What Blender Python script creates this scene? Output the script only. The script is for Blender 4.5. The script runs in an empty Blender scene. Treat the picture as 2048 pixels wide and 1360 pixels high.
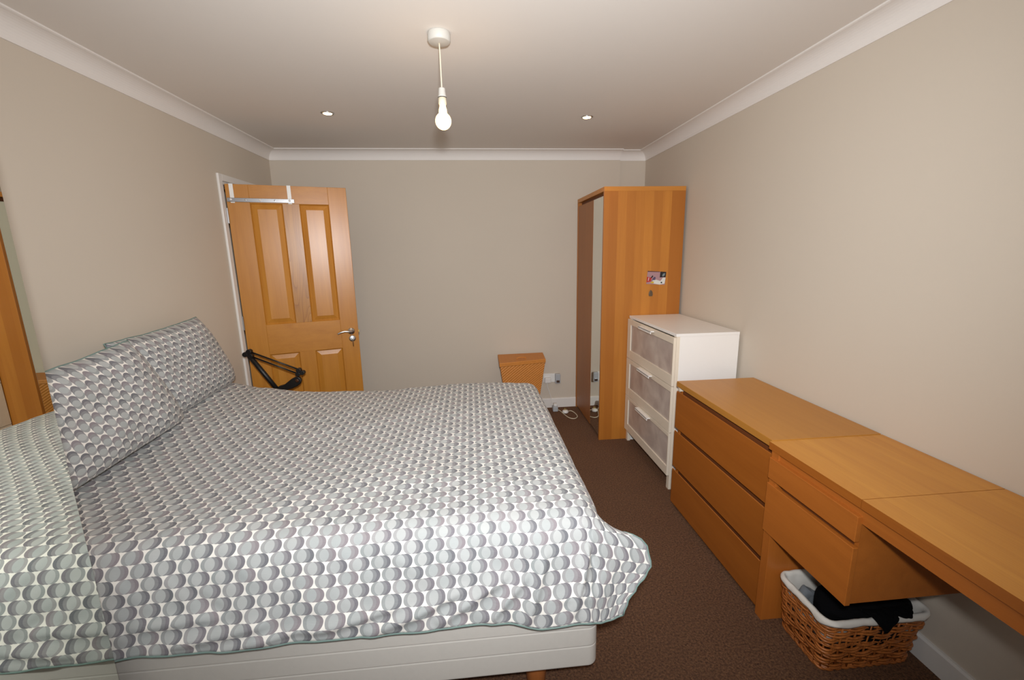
import bpy, bmesh, math, random
from mathutils import Vector, Matrix, noise
from math import sin, cos, pi, radians
random.seed(4)
SC = bpy.context.scene
COL = SC.collection

# ------------------------------------------------------------------ camera, light, exposure
F_PX, PITCH, YAW, ROLL = 870.57, -0.2004, -0.0901, 0.0189
CAM = Vector((1.6494, 0.0, 1.5156))
Rm = Matrix.Rotation(YAW, 3, 'Z') @ Matrix.Rotation(PITCH, 3, 'X') @ Matrix.Rotation(ROLL, 3, 'Y')
cd = bpy.data.cameras.new('camera')
cd.sensor_width = 36.0
cd.lens = F_PX / 2048 * 36.0
cd.clip_start = 0.02
cam = bpy.data.objects.new('camera', cd)
COL.objects.link(cam)
cx, cy, cz = Rm.col[0], Rm.col[2], -Rm.col[1]
M = Matrix((cx, cy, cz)).transposed().to_4x4()
M.translation = CAM
cam.matrix_world = M
SC.camera = cam

SC.view_settings.view_transform = 'Standard'
SC.view_settings.look = 'None'
SC.view_settings.gamma = 1.0
SC.view_settings.use_curve_mapping = False
SC.view_settings.exposure = 0.05
SC.cycles.use_denoising = True
SC.cycles.max_bounces = 10
SC.cycles.diffuse_bounces = 6
SC.cycles.caustics_reflective = True

world = bpy.data.worlds.new('world')
SC.world = world
world.use_nodes = True
bg = world.node_tree.nodes['Background']
bg.inputs[0].default_value = (0.55, 0.6, 0.7, 1)
bg.inputs[1].default_value = 0.3

W, H, D = 3.27, 2.381, 4.043        # room width, height, depth of the far wall
FRONT = -0.95                        # wall behind the photographer


def light(name, kind, loc, power, color, **k):
    l = bpy.data.lights.new(name, kind)
    l.energy = power
    l.color = color
    for a, b in k.items():
        setattr(l, a, b)
    o = bpy.data.objects.new(name, l)
    o.location = loc
    COL.objects.link(o)
    return o


# the photographer's flash, just above the camera
fl = light('camera_flash', 'SPOT', (1.68, -0.03, 1.665), 258, (0.97, 0.985, 1.0), shadow_soft_size=0.045, spot_size=radians(133.5), spot_blend=1.0)
fl.rotation_euler = (radians(90 - 1.5), 0, radians(-3))
# soft fill added at an unseen window behind the photographer
dl = light('rear_soft_fill', 'AREA', (1.75, FRONT + 0.06, 1.45), 4.5, (0.92, 0.96, 1.0), shape='RECTANGLE', size=1.7, size_y=1.15)
dl.rotation_euler = (radians(90), 0, 0)


# ------------------------------------------------------------------ materials
def lin(c):
    def f(v):
        v /= 255.0
        return v / 12.92 if v <= 0.04045 else ((v + 0.055) / 1.055) ** 2.4
    return tuple(f(v) for v in c) + (1.0,)


class NT:
    """little node-tree builder"""
    def __init__(self, name):
        self.m = bpy.data.materials.new(name)
        self.m.use_nodes = True
        self.t = self.m.node_tree
        self.b = self.t.nodes['Principled BSDF']

    def n(self, typ, **k):
        nd = self.t.nodes.new(typ)
        for a, b in k.items():
            if a.startswith('i_'):
                key = a[2:]
                key = int(key) if key.isdigit() else key
                self.put(nd.inputs[key], b)
            else:
                setattr(nd, a, b)
        return nd

    def put(self, inp, v):
        if hasattr(v, 'is_output') or isinstance(v, bpy.types.NodeSocket):
            self.t.links.new(v, inp)
        else:
            inp.default_value = v

    def math(self, op, a, b=0.0, c=None, clamp=False):
        nd = self.t.nodes.new('ShaderNodeMath')
        nd.operation = op
        nd.use_clamp = clamp
        self.put(nd.inputs[0], a)
        self.put(nd.inputs[1], b)
        if c is not None:
            self.put(nd.inputs[2], c)
        return nd.outputs[0]

    def mix(self, f, a, b, mode='MIX'):
        nd = self.t.nodes.new('ShaderNodeMix')
        nd.data_type = 'RGBA'
        nd.blend_type = mode
        self.put(nd.inputs[0], f)
        self.put(nd.inputs[6], a)
        self.put(nd.inputs[7], b)
        return nd.outputs[2]

    def bump(self, height, strength, dist):
        nd = self.n('ShaderNodeBump', i_Strength=strength, i_Distance=dist)
        self.put(nd.inputs['Height'], height)
        self.put(self.b.inputs['Normal'], nd.outputs[0])

    def set(self, **k):
        for a, b in k.items():
            self.put(self.b.inputs[a.replace('_', ' ')], b)
        return self.m


def plain(name, rgb, rough=0.5, metal=0.0, spec=0.5, vary=0.03, scale=30, bump=0.0):
    t = NT(name)
    tc = t.n('ShaderNodeTexCoord')
    nz = t.n('ShaderNodeTexNoise', i_Scale=scale, i_Detail=3.0)
    t.put(nz.inputs['Vector'], tc.outputs['Object'])
    c = lin(rgb)
    d = tuple(v * (1 - vary * 2) for v in c[:3]) + (1,)
    t.set(Base_Color=t.mix(nz.outputs[0], d, c), Roughness=rough, Metallic=metal)
    t.b.inputs['Specular IOR Level'].default_value = spec
    if bump:
        t.bump(nz.outputs[0], bump, 0.002)
    return t.m


def paint(name, rgb, rough=0.85, bscale=220, bs=0.08):
    t = NT(name)
    tc = t.n('ShaderNodeTexCoord')
    big = t.n('ShaderNodeTexNoise', i_Scale=1.3, i_Detail=2.0)
    fine = t.n('ShaderNodeTexNoise', i_Scale=bscale, i_Detail=3.0)
    t.put(big.inputs['Vector'], tc.outputs['Object'])
    t.put(fine.inputs['Vector'], tc.outputs['Object'])
    c = lin(rgb)
    d = tuple(v * 0.95 for v in c[:3]) + (1,)
    t.set(Base_Color=t.mix(big.outputs[0], d, c), Roughness=rough)
    t.b.inputs['Specular IOR Level'].default_value = 0.25
    t.bump(fine.outputs[0], bs, 0.002)
    return t.m


def wood(name, light_rgb, dark_rgb, axis='z', rough=0.35, bands=0.0, band_axis='x', grain=1.0, swirl=0.0, spec=0.45):
    """veneer: fine grain stretched along `axis`; optional vertical veneer strips across band_axis"""
    t = NT(name)
    tc = t.n('ShaderNodeTexCoord')
    i = 'xyz'.index(axis)
    def mapped(along, across, dist=0.0, det=4.0):
        s = [across] * 3
        s[i] = along
        mp = t.n('ShaderNodeMapping')
        mp.inputs['Scale'].default_value = s
        t.put(mp.inputs['Vector'], tc.outputs['Object'])
        nz = t.n('ShaderNodeTexNoise', i_Scale=1.0, i_Detail=det, i_Distortion=dist)
        t.put(nz.inputs['Vector'], mp.outputs[0])
        return nz.outputs[0]
    fine = mapped(5, 260, 0.1, 3.0)
    mid = mapped(1.6, 26, 0.6 + swirl)
    big = mapped(0.7, 5, 0.4)
    a, b = lin(light_rgb), lin(dark_rgb)
    f1 = t.math('MULTIPLY_ADD', fine, 0.35 * grain, 0.0)
    f2 = t.math('MULTIPLY_ADD', mid, 0.75 * grain, f1)
    f3 = t.math('MULTIPLY_ADD', big, 0.5 * grain, f2)
    f = t.math('SUBTRACT', f3, 0.35 * grain, clamp=True)
    col = t.mix(f, a, b)
    if swirl:
        ms = t.n('ShaderNodeMapping')
        sc = [9.0] * 3
        sc[i] = 1.4
        ms.inputs['Scale'].default_value = sc
        t.put(ms.inputs['Vector'], tc.outputs['Object'])
        wv = t.n('ShaderNodeTexNoise', i_Scale=1.0, i_Detail=1.0, i_Distortion=0.4)
        t.put(wv.inputs['Vector'], ms.outputs[0])
        rings = t.math('FRACT', t.math('MULTIPLY', wv.outputs[0], 16.0))
        edge = t.math('POWER', rings, 5.0)
        col = t.mix(t.math('MULTIPLY', edge, 0.7), col, b)
    if bands:
        sep = t.n('ShaderNodeSeparateXYZ')
        t.put(sep.inputs[0], tc.outputs['Object'])
        q = t.math('FLOOR', t.math('MULTIPLY', sep.outputs['xyz'.index(band_axis)], 1 / 0.068))
        wn = t.n('ShaderNodeTexWhiteNoise', noise_dimensions='1D')
        t.put(wn.inputs['W'], t.math('ADD', q, 11.3))
        k = t.math('MULTIPLY', wn.outputs[0], bands)
        col = t.mix(k, col, b)
    t.set(Base_Color=col, Roughness=rough)
    t.b.inputs['Specular IOR Level'].default_value = spec
    t.bump(fine, 0.10, 0.001)
    return t.m


def oval_fabric(name, vertical=False):
    """white cotton printed with rows of overlapping pale and dark discs"""
    t = NT(name)
    tc = t.n('ShaderNodeTexCoord')
    sep = t.n('ShaderNodeSeparateXYZ')
    t.put(sep.inputs[0], tc.outputs['UV'])
    u, v = (sep.outputs[1], sep.outputs[0]) if vertical else (sep.outputs[0], sep.outputs[1])
    PW, RP = 0.0668, 0.0382
    white = lin((236, 232, 225))
    streakm = t.n('ShaderNodeMapping')
    streakm.inputs['Scale'].default_value = (40, 900, 1) if not vertical else (900, 40, 1)
    t.put(streakm.inputs['Vector'], tc.outputs['UV'])
    streak = t.n('ShaderNodeTexNoise', i_Scale=1.0, i_Detail=2.0)
    t.put(streak.inputs['Vector'], streakm.outputs[0])
    sk = t.math('MULTIPLY_ADD', streak.outputs[0], 0.9, -0.2, clamp=True)
    col = white
    for ph in (0, 1):
        uu = t.math('ADD', t.math('MULTIPLY', u, 1 / PW), 0.5 * ph + 50)
        vv = t.math('ADD', t.math('MULTIPLY', v, 1 / (2 * RP)), 0.5 * ph + 50)
        cu, cv = t.math('FLOOR', uu), t.math('FLOOR', vv)
        fx = t.math('MULTIPLY', t.math('SUBTRACT', t.math('FRACT', uu), 0.5), PW)
        fy = t.math('MULTIPLY', t.math('SUBTRACT', t.math('FRACT', vv), 0.5), 2 * RP)
        cell = t.n('ShaderNodeCombineXYZ')
        t.put(cell.inputs[0], cu); t.put(cell.inputs[1], cv); cell.inputs[2].default_value = ph * 7.0
        wn = t.n('ShaderNodeTexWhiteNoise', noise_dimensions='3D')
        t.put(wn.inputs['Vector'], cell.outputs[0])
        ws = t.n('ShaderNodeSeparateXYZ'); t.put(ws.inputs[0], wn.outputs['Color'])
        def disc(cx, rx, ry):
            a = t.math('POWER', t.math('ABSOLUTE', t.math('DIVIDE', t.math('SUBTRACT', fx, cx), rx)), 2.0)
            b = t.math('POWER', t.math('ABSOLUTE', t.math('DIVIDE', fy, ry)), 2.0)
            d = t.math('ADD', a, b)
            return t.math('MULTIPLY', t.math('SUBTRACT', 1.0, d), 12.0, clamp=True)
        dark = t.mix(ws.outputs[0], lin((122, 117, 124)), lin((104, 106, 112)))
        dark = t.mix(t.math('GREATER_THAN', ws.outputs[2], 0.66), dark, lin((136, 128, 133)))
        mid = t.mix(ws.outputs[1], lin((160, 158, 159)), lin((148, 153, 153)))
        lite = t.mix(ws.outputs[2], lin((179, 181, 180)), lin((166, 171, 171)))
        med = t.mix(0.5, mid, dark)
        r_ = 0.0205
        dl_, dc_ = disc(-0.0112, r_, r_), disc(0.0, r_, r_)
        col = t.mix(disc(0.0112, r_, r_), col, dark)
        col = t.mix(dc_, col, med)
        col = t.mix(dl_, col, mid)
        col = t.mix(t.math('MULTIPLY', dl_, dc_), col, lite)
    col = t.mix(t.math('MULTIPLY', sk, 0.22), col, lin((214, 212, 208)))
    t.set(Base_Color=col, Roughness=0.9)
    t.b.inputs['Specular IOR Level'].default_value = 0.15
    t.b.inputs['Sheen Weight'].default_value = 0.08
    fine = t.n('ShaderNodeTexNoise', i_Scale=900.0, i_Detail=1.0)
    t.put(fine.inputs['Vector'], tc.outputs['UV'])
    t.bump(fine.outputs[0], 0.08, 0.001)
    return t.m


def carpet_mat():
    t = NT('brown_carpet')
    tc = t.n('ShaderNodeTexCoord')
    fine = t.n('ShaderNodeTexNoise', i_Scale=120.0, i_Detail=5.0, i_Roughness=0.85)
    t.put(fine.inputs['Vector'], tc.outputs['Object'])
    big = t.n('ShaderNodeTexNoise', i_Scale=3.5, i_Detail=3.0)
    t.put(big.inputs['Vector'], tc.outputs['Object'])
    vo = t.n('ShaderNodeTexVoronoi', i_Scale=300.0)
    t.put(vo.inputs['Vector'], tc.outputs['Object'])
    f = t.math('MULTIPLY_ADD', fine.outputs[0], 3.4, -1.30, clamp=True)
    c = t.mix(f, lin((66, 37, 20)), lin((214, 154, 106)))
    c = t.mix(t.math('MULTIPLY', big.outputs[0], 0.35), c, lin((98, 58, 34)))
    c = t.mix(t.math('MULTIPLY', vo.outputs['Distance'], 0.5, clamp=True), c, lin((78, 46, 28)))
    t.set(Base_Color=c, Roughness=1.0)
    t.b.inputs['Specular IOR Level'].default_value = 0.05
    t.b.inputs['Sheen Weight'].default_value = 0.1
    t.bump(f, 0.9, 0.006)
    return t.m


def emit(name, rgb, strength):
    t = NT(name)
    t.set(Base_Color=lin(rgb), Roughness=0.4, Emission_Color=lin(rgb), Emission_Strength=strength)
    return t.m


def mirror_mat(name, tint):
    t = NT(name)
    tc = t.n('ShaderNodeTexCoord')
    nz = t.n('ShaderNodeTexNoise', i_Scale=2.0)
    t.put(nz.inputs['Vector'], tc.outputs['Object'])
    t.set(Base_Color=t.mix(nz.outputs[0], tint + (1,), tuple(v * 0.99 for v in tint) + (1,)), Metallic=1.0, Roughness=0.0)
    return t.m


M_wall = paint('beige_wall_paint', (207, 196, 181))
M_ceil = paint('white_ceiling_paint', (228, 222, 215))
M_trim = plain('white_gloss_trim', (228, 224, 219), 0.35, vary=0.01)
M_corn = plain('white_plaster_coving', (232, 227, 222), 0.7, vary=0.01)
M_carpet = carpet_mat()
M_fabric = oval_fabric('oval_print_cotton')
M_pfabric = oval_fabric('oval_print_cotton_upright', True)
M_piping = plain('sage_piping', (118, 140, 134), 0.8, scale=200)
M_ticking = plain('cream_ticking', (206, 201, 193), 0.85, vary=0.03, scale=60, bump=0.1)
M_door = wood('oak_door_upright', (198, 137, 54), (154, 92, 24), 'z', 0.32, swirl=0.0, grain=0.9)
M_door_h = wood('oak_door_level', (196, 135, 52), (156, 94, 26), 'x', 0.32, grain=0.9)
M_door_sw = wood('oak_door_cathedral', (198, 142, 62), (138, 84, 30), 'z', 0.32, swirl=0.6)
M_ward = wood('oak_veneer_wardrobe', (204, 136, 56), (158, 92, 32), 'z', 0.4, bands=0.75, band_axis='x', grain=0.8)
M_wardf = wood('oak_veneer_wardrobe_front', (168, 106, 52), (132, 78, 34), 'z', 0.45, grain=0.7)
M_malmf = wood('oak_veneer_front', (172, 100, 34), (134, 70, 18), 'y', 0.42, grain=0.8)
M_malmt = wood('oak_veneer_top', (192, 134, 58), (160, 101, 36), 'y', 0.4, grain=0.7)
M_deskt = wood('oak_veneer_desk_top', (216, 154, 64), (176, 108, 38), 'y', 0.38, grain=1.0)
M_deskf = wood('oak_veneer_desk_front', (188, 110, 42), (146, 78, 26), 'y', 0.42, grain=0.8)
M_desks = wood('oak_veneer_desk_side', (188, 110, 42), (146, 78, 26), 'z', 0.42, grain=0.8)
M_gap = plain('gap_shade_brown', (118, 64, 28), 0.6)  # brown that puts the shade of furniture gaps into the colour
M_white = plain('white_foil_board', (236, 233, 229), 0.38, vary=0.01)
M_cream = plain('cream_drawer_frame', (226, 214, 196), 0.42, vary=0.01)
M_wbeech = wood('leg_beech', (190, 120, 66), (150, 86, 42), 'z', 0.4)
M_chrome = plain('brushed_chrome', (205, 205, 205), 0.28, 1.0, vary=0.02, scale=200)
M_steel = plain('polished_steel', (190, 190, 192), 0.22, 1.0, vary=0.02)
M_black = plain('black_plastic', (16, 15, 15), 0.45)
M_blackm = plain('black_painted_metal', (20, 19, 19), 0.4)
M_wplast = plain('white_plastic', (230, 228, 224), 0.35, vary=0.005)
M_gplast = plain('grey_plastic', (176, 180, 184), 0.4, vary=0.005)
M_cable = plain('cream_flex', (226, 214, 188), 0.5)
M_brass = plain('brass_latch', (214, 190, 120), 0.3, 0.9)
M_wicker = wood('varnished_willow', (206, 126, 62), (130, 70, 30), 'z', 0.35, grain=1.4)
M_rattan = plain('woven_hamper_cane', (212, 136, 56), 0.55, vary=0.13, scale=60)
M_liner = plain('white_cotton_liner', (222, 217, 208), 0.9, vary=0.03, bump=0.2)
M_blackc = plain('black_cloth', (10, 10, 12), 0.95, spec=0.1, bump=0.2)
M_greyc = plain('grey_cloth', (120, 124, 128), 0.95, spec=0.1, bump=0.2)
M_bulb = emit('glowing_bulb_glass', (255, 212, 148), 4.5)
M_rose = plain('ivory_lamp_plastic', (196, 193, 186), 0.45, vary=0.005)
M_down = emit('lit_downlight_lens', (255, 216, 160), 12.0)
M_mirror = mirror_mat('silvered_mirror', (0.80, 0.83, 0.76))
M_mirror2 = mirror_mat('silvered_mirror_door', (0.84, 0.87, 0.83))
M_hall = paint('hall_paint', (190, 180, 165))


def frosted():
    t = NT('frosted_drawer_glass')
    tc = t.n('ShaderNodeTexCoord')
    nz = t.n('ShaderNodeTexNoise', i_Scale=7.0, i_Detail=3.0, i_Distortion=0.6)
    t.put(nz.inputs['Vector'], tc.outputs['Object'])
    f = t.math('MULTIPLY_ADD', nz.outputs[0], 2.2, -0.6, clamp=True)
    c = t.mix(f, lin((168, 152, 146)), lin((206, 194, 184)))
    t.set(Base_Color=c, Roughness=0.28)
    return t.m


M_frost = frosted()

# ------------------------------------------------------------------ mesh helpers
ROOTLOC = {}


def B():
    return bmesh.new()


def box(bm, x0, x1, y0, y1, z0, z1, mat=0):
    vs = [bm.verts.new((x, y, z)) for x in (x0, x1) for y in (y0, y1) for z in (z0, z1)]
    for f in ((0, 1, 3, 2), (4, 6, 7, 5), (0, 4, 5, 1), (2, 3, 7, 6), (0, 2, 6, 4), (1, 5, 7, 3)):
        fc = bm.faces.new([vs[i] for i in f])
        fc.material_index = mat
    return vs


def prism(bm, pts, z0, z1):
    """pts: outline in xy"""
    a = [bm.verts.new((p[0], p[1], z0)) for p in pts]
    b = [bm.verts.new((p[0], p[1], z1)) for p in pts]
    n = len(pts)
    bm.faces.new(a[::-1]); bm.faces.new(b)
    for i in range(n):
        bm.faces.new((a[i], a[(i + 1) % n], b[(i + 1) % n], b[i]))


def lathe(bm, prof, c=(0, 0, 0), axis='z', seg=32):
    """prof: list of (r, h) ; closed at ends when r==0"""
    rings = []
    c = Vector(c)
    def P(r, a, h):
        p = {'z': (r * cos(a), r * sin(a), h), 'y': (r * cos(a), h, r * sin(a)), 'x': (h, r * cos(a), r * sin(a))}[axis]
        return c + Vector(p)
    for r, h in prof:
        if r < 1e-6:
            rings.append([bm.verts.new(P(0, 0, h))])
        else:
            rings.append([bm.verts.new(P(r, 2 * pi * k / seg, h)) for k in range(seg)])
    for a, b in zip(rings, rings[1:]):
        for k in range(seg):
            k2 = (k + 1) % seg
            if len(a) == 1 and len(b) == 1:
                continue
            if len(a) == 1:
                bm.faces.new((a[0], b[k], b[k2]))
            elif len(b) == 1:
                bm.faces.new((a[k], a[k2], b[0]))
            else:
                bm.faces.new((a[k], a[k2], b[k2], b[k]))
    if len(rings[0]) > 1:
        bm.faces.new(rings[0][::-1])
    if len(rings[-1]) > 1:
        bm.faces.new(rings[-1])


def smooth_path(pts, n=8):
    pts = [Vector(p) for p in pts]
    out = []
    for i in range(len(pts) - 1):
        p0 = pts[max(i - 1, 0)]; p1 = pts[i]; p2 = pts[i + 1]; p3 = pts[min(i + 2, len(pts) - 1)]
        for k in range(n):
            t = k / n
            out.append(0.5 * ((2 * p1) + (p2 - p0) * t + (2 * p0 - 5 * p1 + 4 * p2 - p3) * t * t + (3 * p1 - p0 - 3 * p2 + p3) * t ** 3))
    out.append(pts[-1])
    return out


def tube(bm, pts, r, seg=10, cap=True, flat=1.0):
    pts = [Vector(p) for p in pts]
    rr = r if isinstance(r, (list, tuple)) else [r] * len(pts)
    rings = []
    up = None
    for i, p in enumerate(pts):
        d = (pts[min(i + 1, len(pts) - 1)] - pts[max(i - 1, 0)])
        if d.length < 1e-9:
            d = Vector((0, 0, 1))
        d.normalize()
        if up is None:
            up = Vector((0, 0, 1)) if abs(d.z) < 0.9 else Vector((1, 0, 0))
        a = d.cross(up)
        if a.length < 1e-4:
            a = d.cross(Vector((1, 0, 0)))
        a.normalize()
        b = a.cross(d).normalized()
        up = b
        rings.append([bm.verts.new(p + (a * cos(2 * pi * k / seg) + b * sin(2 * pi * k / seg) * flat) * rr[i]) for k in range(seg)])
    for a, b in zip(rings, rings[1:]):
        for k in range(seg):
            bm.faces.new((a[k], a[(k + 1) % seg], b[(k + 1) % seg], b[k]))
    if cap:
        bm.faces.new(rings[0][::-1]); bm.faces.new(rings[-1])


def thing(name, label, cat, loc, group=None, kind=None):
    o = bpy.data.objects.new(name, None)
    o.empty_display_size = 0.05
    COL.objects.link(o)
    o.location = loc
    ROOTLOC[o.name] = Vector(loc)
    tag(o, label, cat, group, kind)
    return o


def tag(o, label=None, cat=None, group=None, kind=None):
    if label: o['label'] = label
    if cat: o['category'] = cat
    if group: o['group'] = group
    if kind: o['kind'] = kind
    return o


def obj(name, bm, mats, parent=None, smooth=False, bevel=0.0, seg=2, loc=None, label=None, doubles=False, recalc=True):
    """link bm (world coordinates) as one mesh object; origin goes to the parent's root or to loc"""
    L = Vector((0, 0, 0))
    if parent is not None:
        L = ROOTLOC[parent.name]
    elif loc is not None:
        L = Vector(loc)
    if doubles:
        bmesh.ops.remove_doubles(bm, verts=bm.verts, dist=1e-5)
    bmesh.ops.translate(bm, verts=bm.verts, vec=-L)
    if recalc:
        bmesh.ops.recalc_face_normals(bm, faces=bm.faces)
    me = bpy.data.meshes.new(name)
    bm.to_mesh(me)
    bm.free()
    for m in (mats if isinstance(mats, (list, tuple)) else [mats]):
        me.materials.append(m)
    if smooth:
        me.polygons.foreach_set('use_smooth', [True] * len(me.polygons))
    o = bpy.data.objects.new(name, me)
    COL.objects.link(o)
    if parent is not None:
        o.parent = parent
    else:
        o.location = L
    ROOTLOC[o.name] = L
    if bevel:
        md = o.modifiers.new('bevel', 'BEVEL')
        md.width = bevel
        md.segments = seg
        md.limit_method = 'ANGLE'
        md.angle_limit = radians(40)
    if label:
        o['label'] = label
    return o


def struct(name, bm, mats, **k):
    o = obj(name, bm, mats, **k)
    o['kind'] = 'structure'
    return o


def boxes(*bs):
    bm = B()
    for b in bs:
        box(bm, *b)
    return bm


# ------------------------------------------------------------------ room shell
T = 0.12
DW0, DW1, DH = 3.235, 4.01, 2.02       # doorway in the left wall
JX, JD = 3.022, 0.03                   # the far wall steps back by the right corner
struct('floor', boxes((-1.3, W + T, FRONT - T, D + T, -0.06, 0.0)), M_carpet)
struct('ceiling', boxes((-1.3, W + T, FRONT - T, D + T, H, H + 0.06)), M_ceil)
struct('wall_left', boxes((-T, 0, FRONT - T, DW0, 0, H), (-T, 0, DW1, D + T, 0, H), (-T, 0, DW0, DW1, DH, H)), M_wall)
struct('wall_right', boxes((W, W + T, FRONT - T, D + T + JD, 0, H)), M_wall)
struct('wall_back', boxes((-T, JX, D, D + T, 0, H), (JX, W, D + JD, D + T, 0, H)), M_wall)
# wall behind the photographer, with an unseen window added for the soft fill
WX0, WX1, WZ0, WZ1 = 0.85, 2.65, 0.85, 2.08
struct('wall_front', boxes((0, WX0, FRONT - T, FRONT, 0, H), (WX1, W, FRONT - T, FRONT, 0, H),
                           (WX0, WX1, FRONT - T, FRONT, 0, WZ0), (WX0, WX1, FRONT - T, FRONT, WZ1, H)), M_wall)
wn = struct('window_1', boxes((WX0, WX0 + .05, FRONT - .09, FRONT - .03, WZ0, WZ1), (WX1 - .05, WX1, FRONT - .09, FRONT - .03, WZ0, WZ1),
                              (WX0, WX1, FRONT - .09, FRONT - .03, WZ0, WZ0 + .05), (WX0, WX1, FRONT - .09, FRONT - .03, WZ1 - .05, WZ1),
                              (1.73, 1.77, FRONT - .09, FRONT - .03, WZ0, WZ1)), M_trim)
gl = NT('window_glass')
gl.set(Base_Color=(1, 1, 1, 1), Roughness=0.0)
gl.b.inputs['Transmission Weight'].default_value = 1.0
obj('window_pane', boxes((WX0 + .04, WX1 - .04, FRONT - .064, FRONT - .058, WZ0 + .04, WZ1 - .04)), gl.m, wn)
# hall beyond the doorway
struct('wall_hall', boxes((-1.3, -1.2, 2.9, D + T, 0, H), (-1.2, -T, 2.8, 2.9, 0, H), (-1.2, -T, D + .02, D + T, 0, H)), M_hall)


def coving(name, path, closed=False):
    """path: list of (x, y, nx, ny) wall corner points with the inward diagonal direction for the mitre"""
    bm = B()
    prof = []
    co, cdp = 0.085, 0.080
    prof.append((0.0, 0.0)); prof.append((co, 0.0)); prof.append((co, -0.006)); prof.append((co - 0.006, -0.008))
    for k in range(1, 10):
        a = k / 10 * pi / 2
        prof.append((co - 0.006 - (co - 0.013) * sin(a), -0.008 - (cdp - 0.015) * (1 - cos(a))))
    prof.append((0.007, -cdp + 0.006)); prof.append((0.006, -cdp)); prof.append((0.0, -cdp))
    rings = []
    for x, y, nx, ny in path:
        rings.append([bm.verts.new((x + nx * p, y + ny * p, H + q)) for p, q in prof])
    for a, b in zip(rings, rings[1:]):
        for k in range(len(prof)):
            k2 = (k + 1) % len(prof)
            bm.faces.new((a[k], a[k2], b[k2], b[k]))
    bm.faces.new(rings[0]); bm.faces.new(rings[-1][::-1])
    o = struct(name, bm, M_corn)
    return o


coving('trim_1', [(0, FRONT, 1, 1), (0, D, 1, -1)])
coving('trim_2', [(0, D, 1, -1), (JX, D, 0, -1)])
coving('trim_3', [(JX, D + JD, 0, -1), (W, D + JD, -1, -1)])
coving('trim_4', [(W, FRONT, -1, 1), (W, D + JD, -1, -1)])
coving('trim_5', [(0, FRONT, 1, 1), (W, FRONT, -1, 1)])


def skirting(name, x0, y0, x1, y1, nx, ny):
    bm = B()
    t, h = 0.015, 0.094
    prof = [(0, 0), (t, 0), (t, h - 0.008), (t - 0.006, h), (0, h)]
    rs = []
    for x, y in ((x0, y0), (x1, y1)):
        rs.append([bm.verts.new((x + nx * p, y + ny * p, q)) for p, q in prof])
    for k in range(5):
        bm.faces.new((rs[0][k], rs[0][(k + 1) % 5], rs[1][(k + 1) % 5], rs[1][k]))
    bm.faces.new(rs[0]); bm.faces.new(rs[1][::-1])
    return struct(name, bm, M_trim)


skirting('baseboard_back', 0.0, D, JX, D, 0, -1)
skirting('baseboard_right', W, FRONT, W, D, -1, 0)
skirting('baseboard_left', 0, 1.14, 0, DW0 - 0.045, 1, 0)
skirting('baseboard_front', 0.62, FRONT, W, FRONT, 0, 1)

# architrave and lining of the doorway
fy, fh = 3.1926, 2.0609
struct('trim_6', boxes((0.0, 0.016, fy, DW0 + 0.004, 0, fh), (0.0, 0.016, DW0, D - .002, DH - 0.004, fh), (0.0, 0.016, DW1 - 0.004, D - .002, 0, DH)), M_trim, bevel=0.004)
struct('trim_7', boxes((-T, -0.001, DW0 - 0.001, DW0 + 0.022, 0, DH), (-T, -0.001, DW1 - 0.022, DW1 + 0.001, 0, DH), (-T, -0.001, DW0, DW1, DH - 0.022, DH)), M_trim, bevel=0.002)

# ------------------------------------------------------------------ door (open into the room)
HX, HY, ANG = 0.022, 3.2387, 0.3066
DWID, DTH, DTOP = 0.7645, 0.036, 1.998
ea, eb = Vector((cos(ANG), sin(ANG), 0)), Vector((-sin(ANG), cos(ANG), 0))


def DM(bm):
    """door frame (u across, v thickness away from camera, z) -> world"""
    m = Matrix.Identity(4)
    m.col[0] = (*ea, 0); m.col[1] = (*eb, 0)
    m.translation = (HX, HY, 0)
    bm.transform(m)
    return bm


door = tag(thing('door_1', 'open oak four-panel door hinged at the left wall', None, (HX, HY, 0)), kind='structure')
door['label'] = 'open oak four-panel door standing behind the bed'
PU = [(0.136, 0.335), (0.443, 0.638)]
PZ = [(0.20, 0.803), (1.025, 1.876)]


def dpart(name, bm, mat, **k):
    return obj(name, DM(bm), mat, door, **k)


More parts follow.
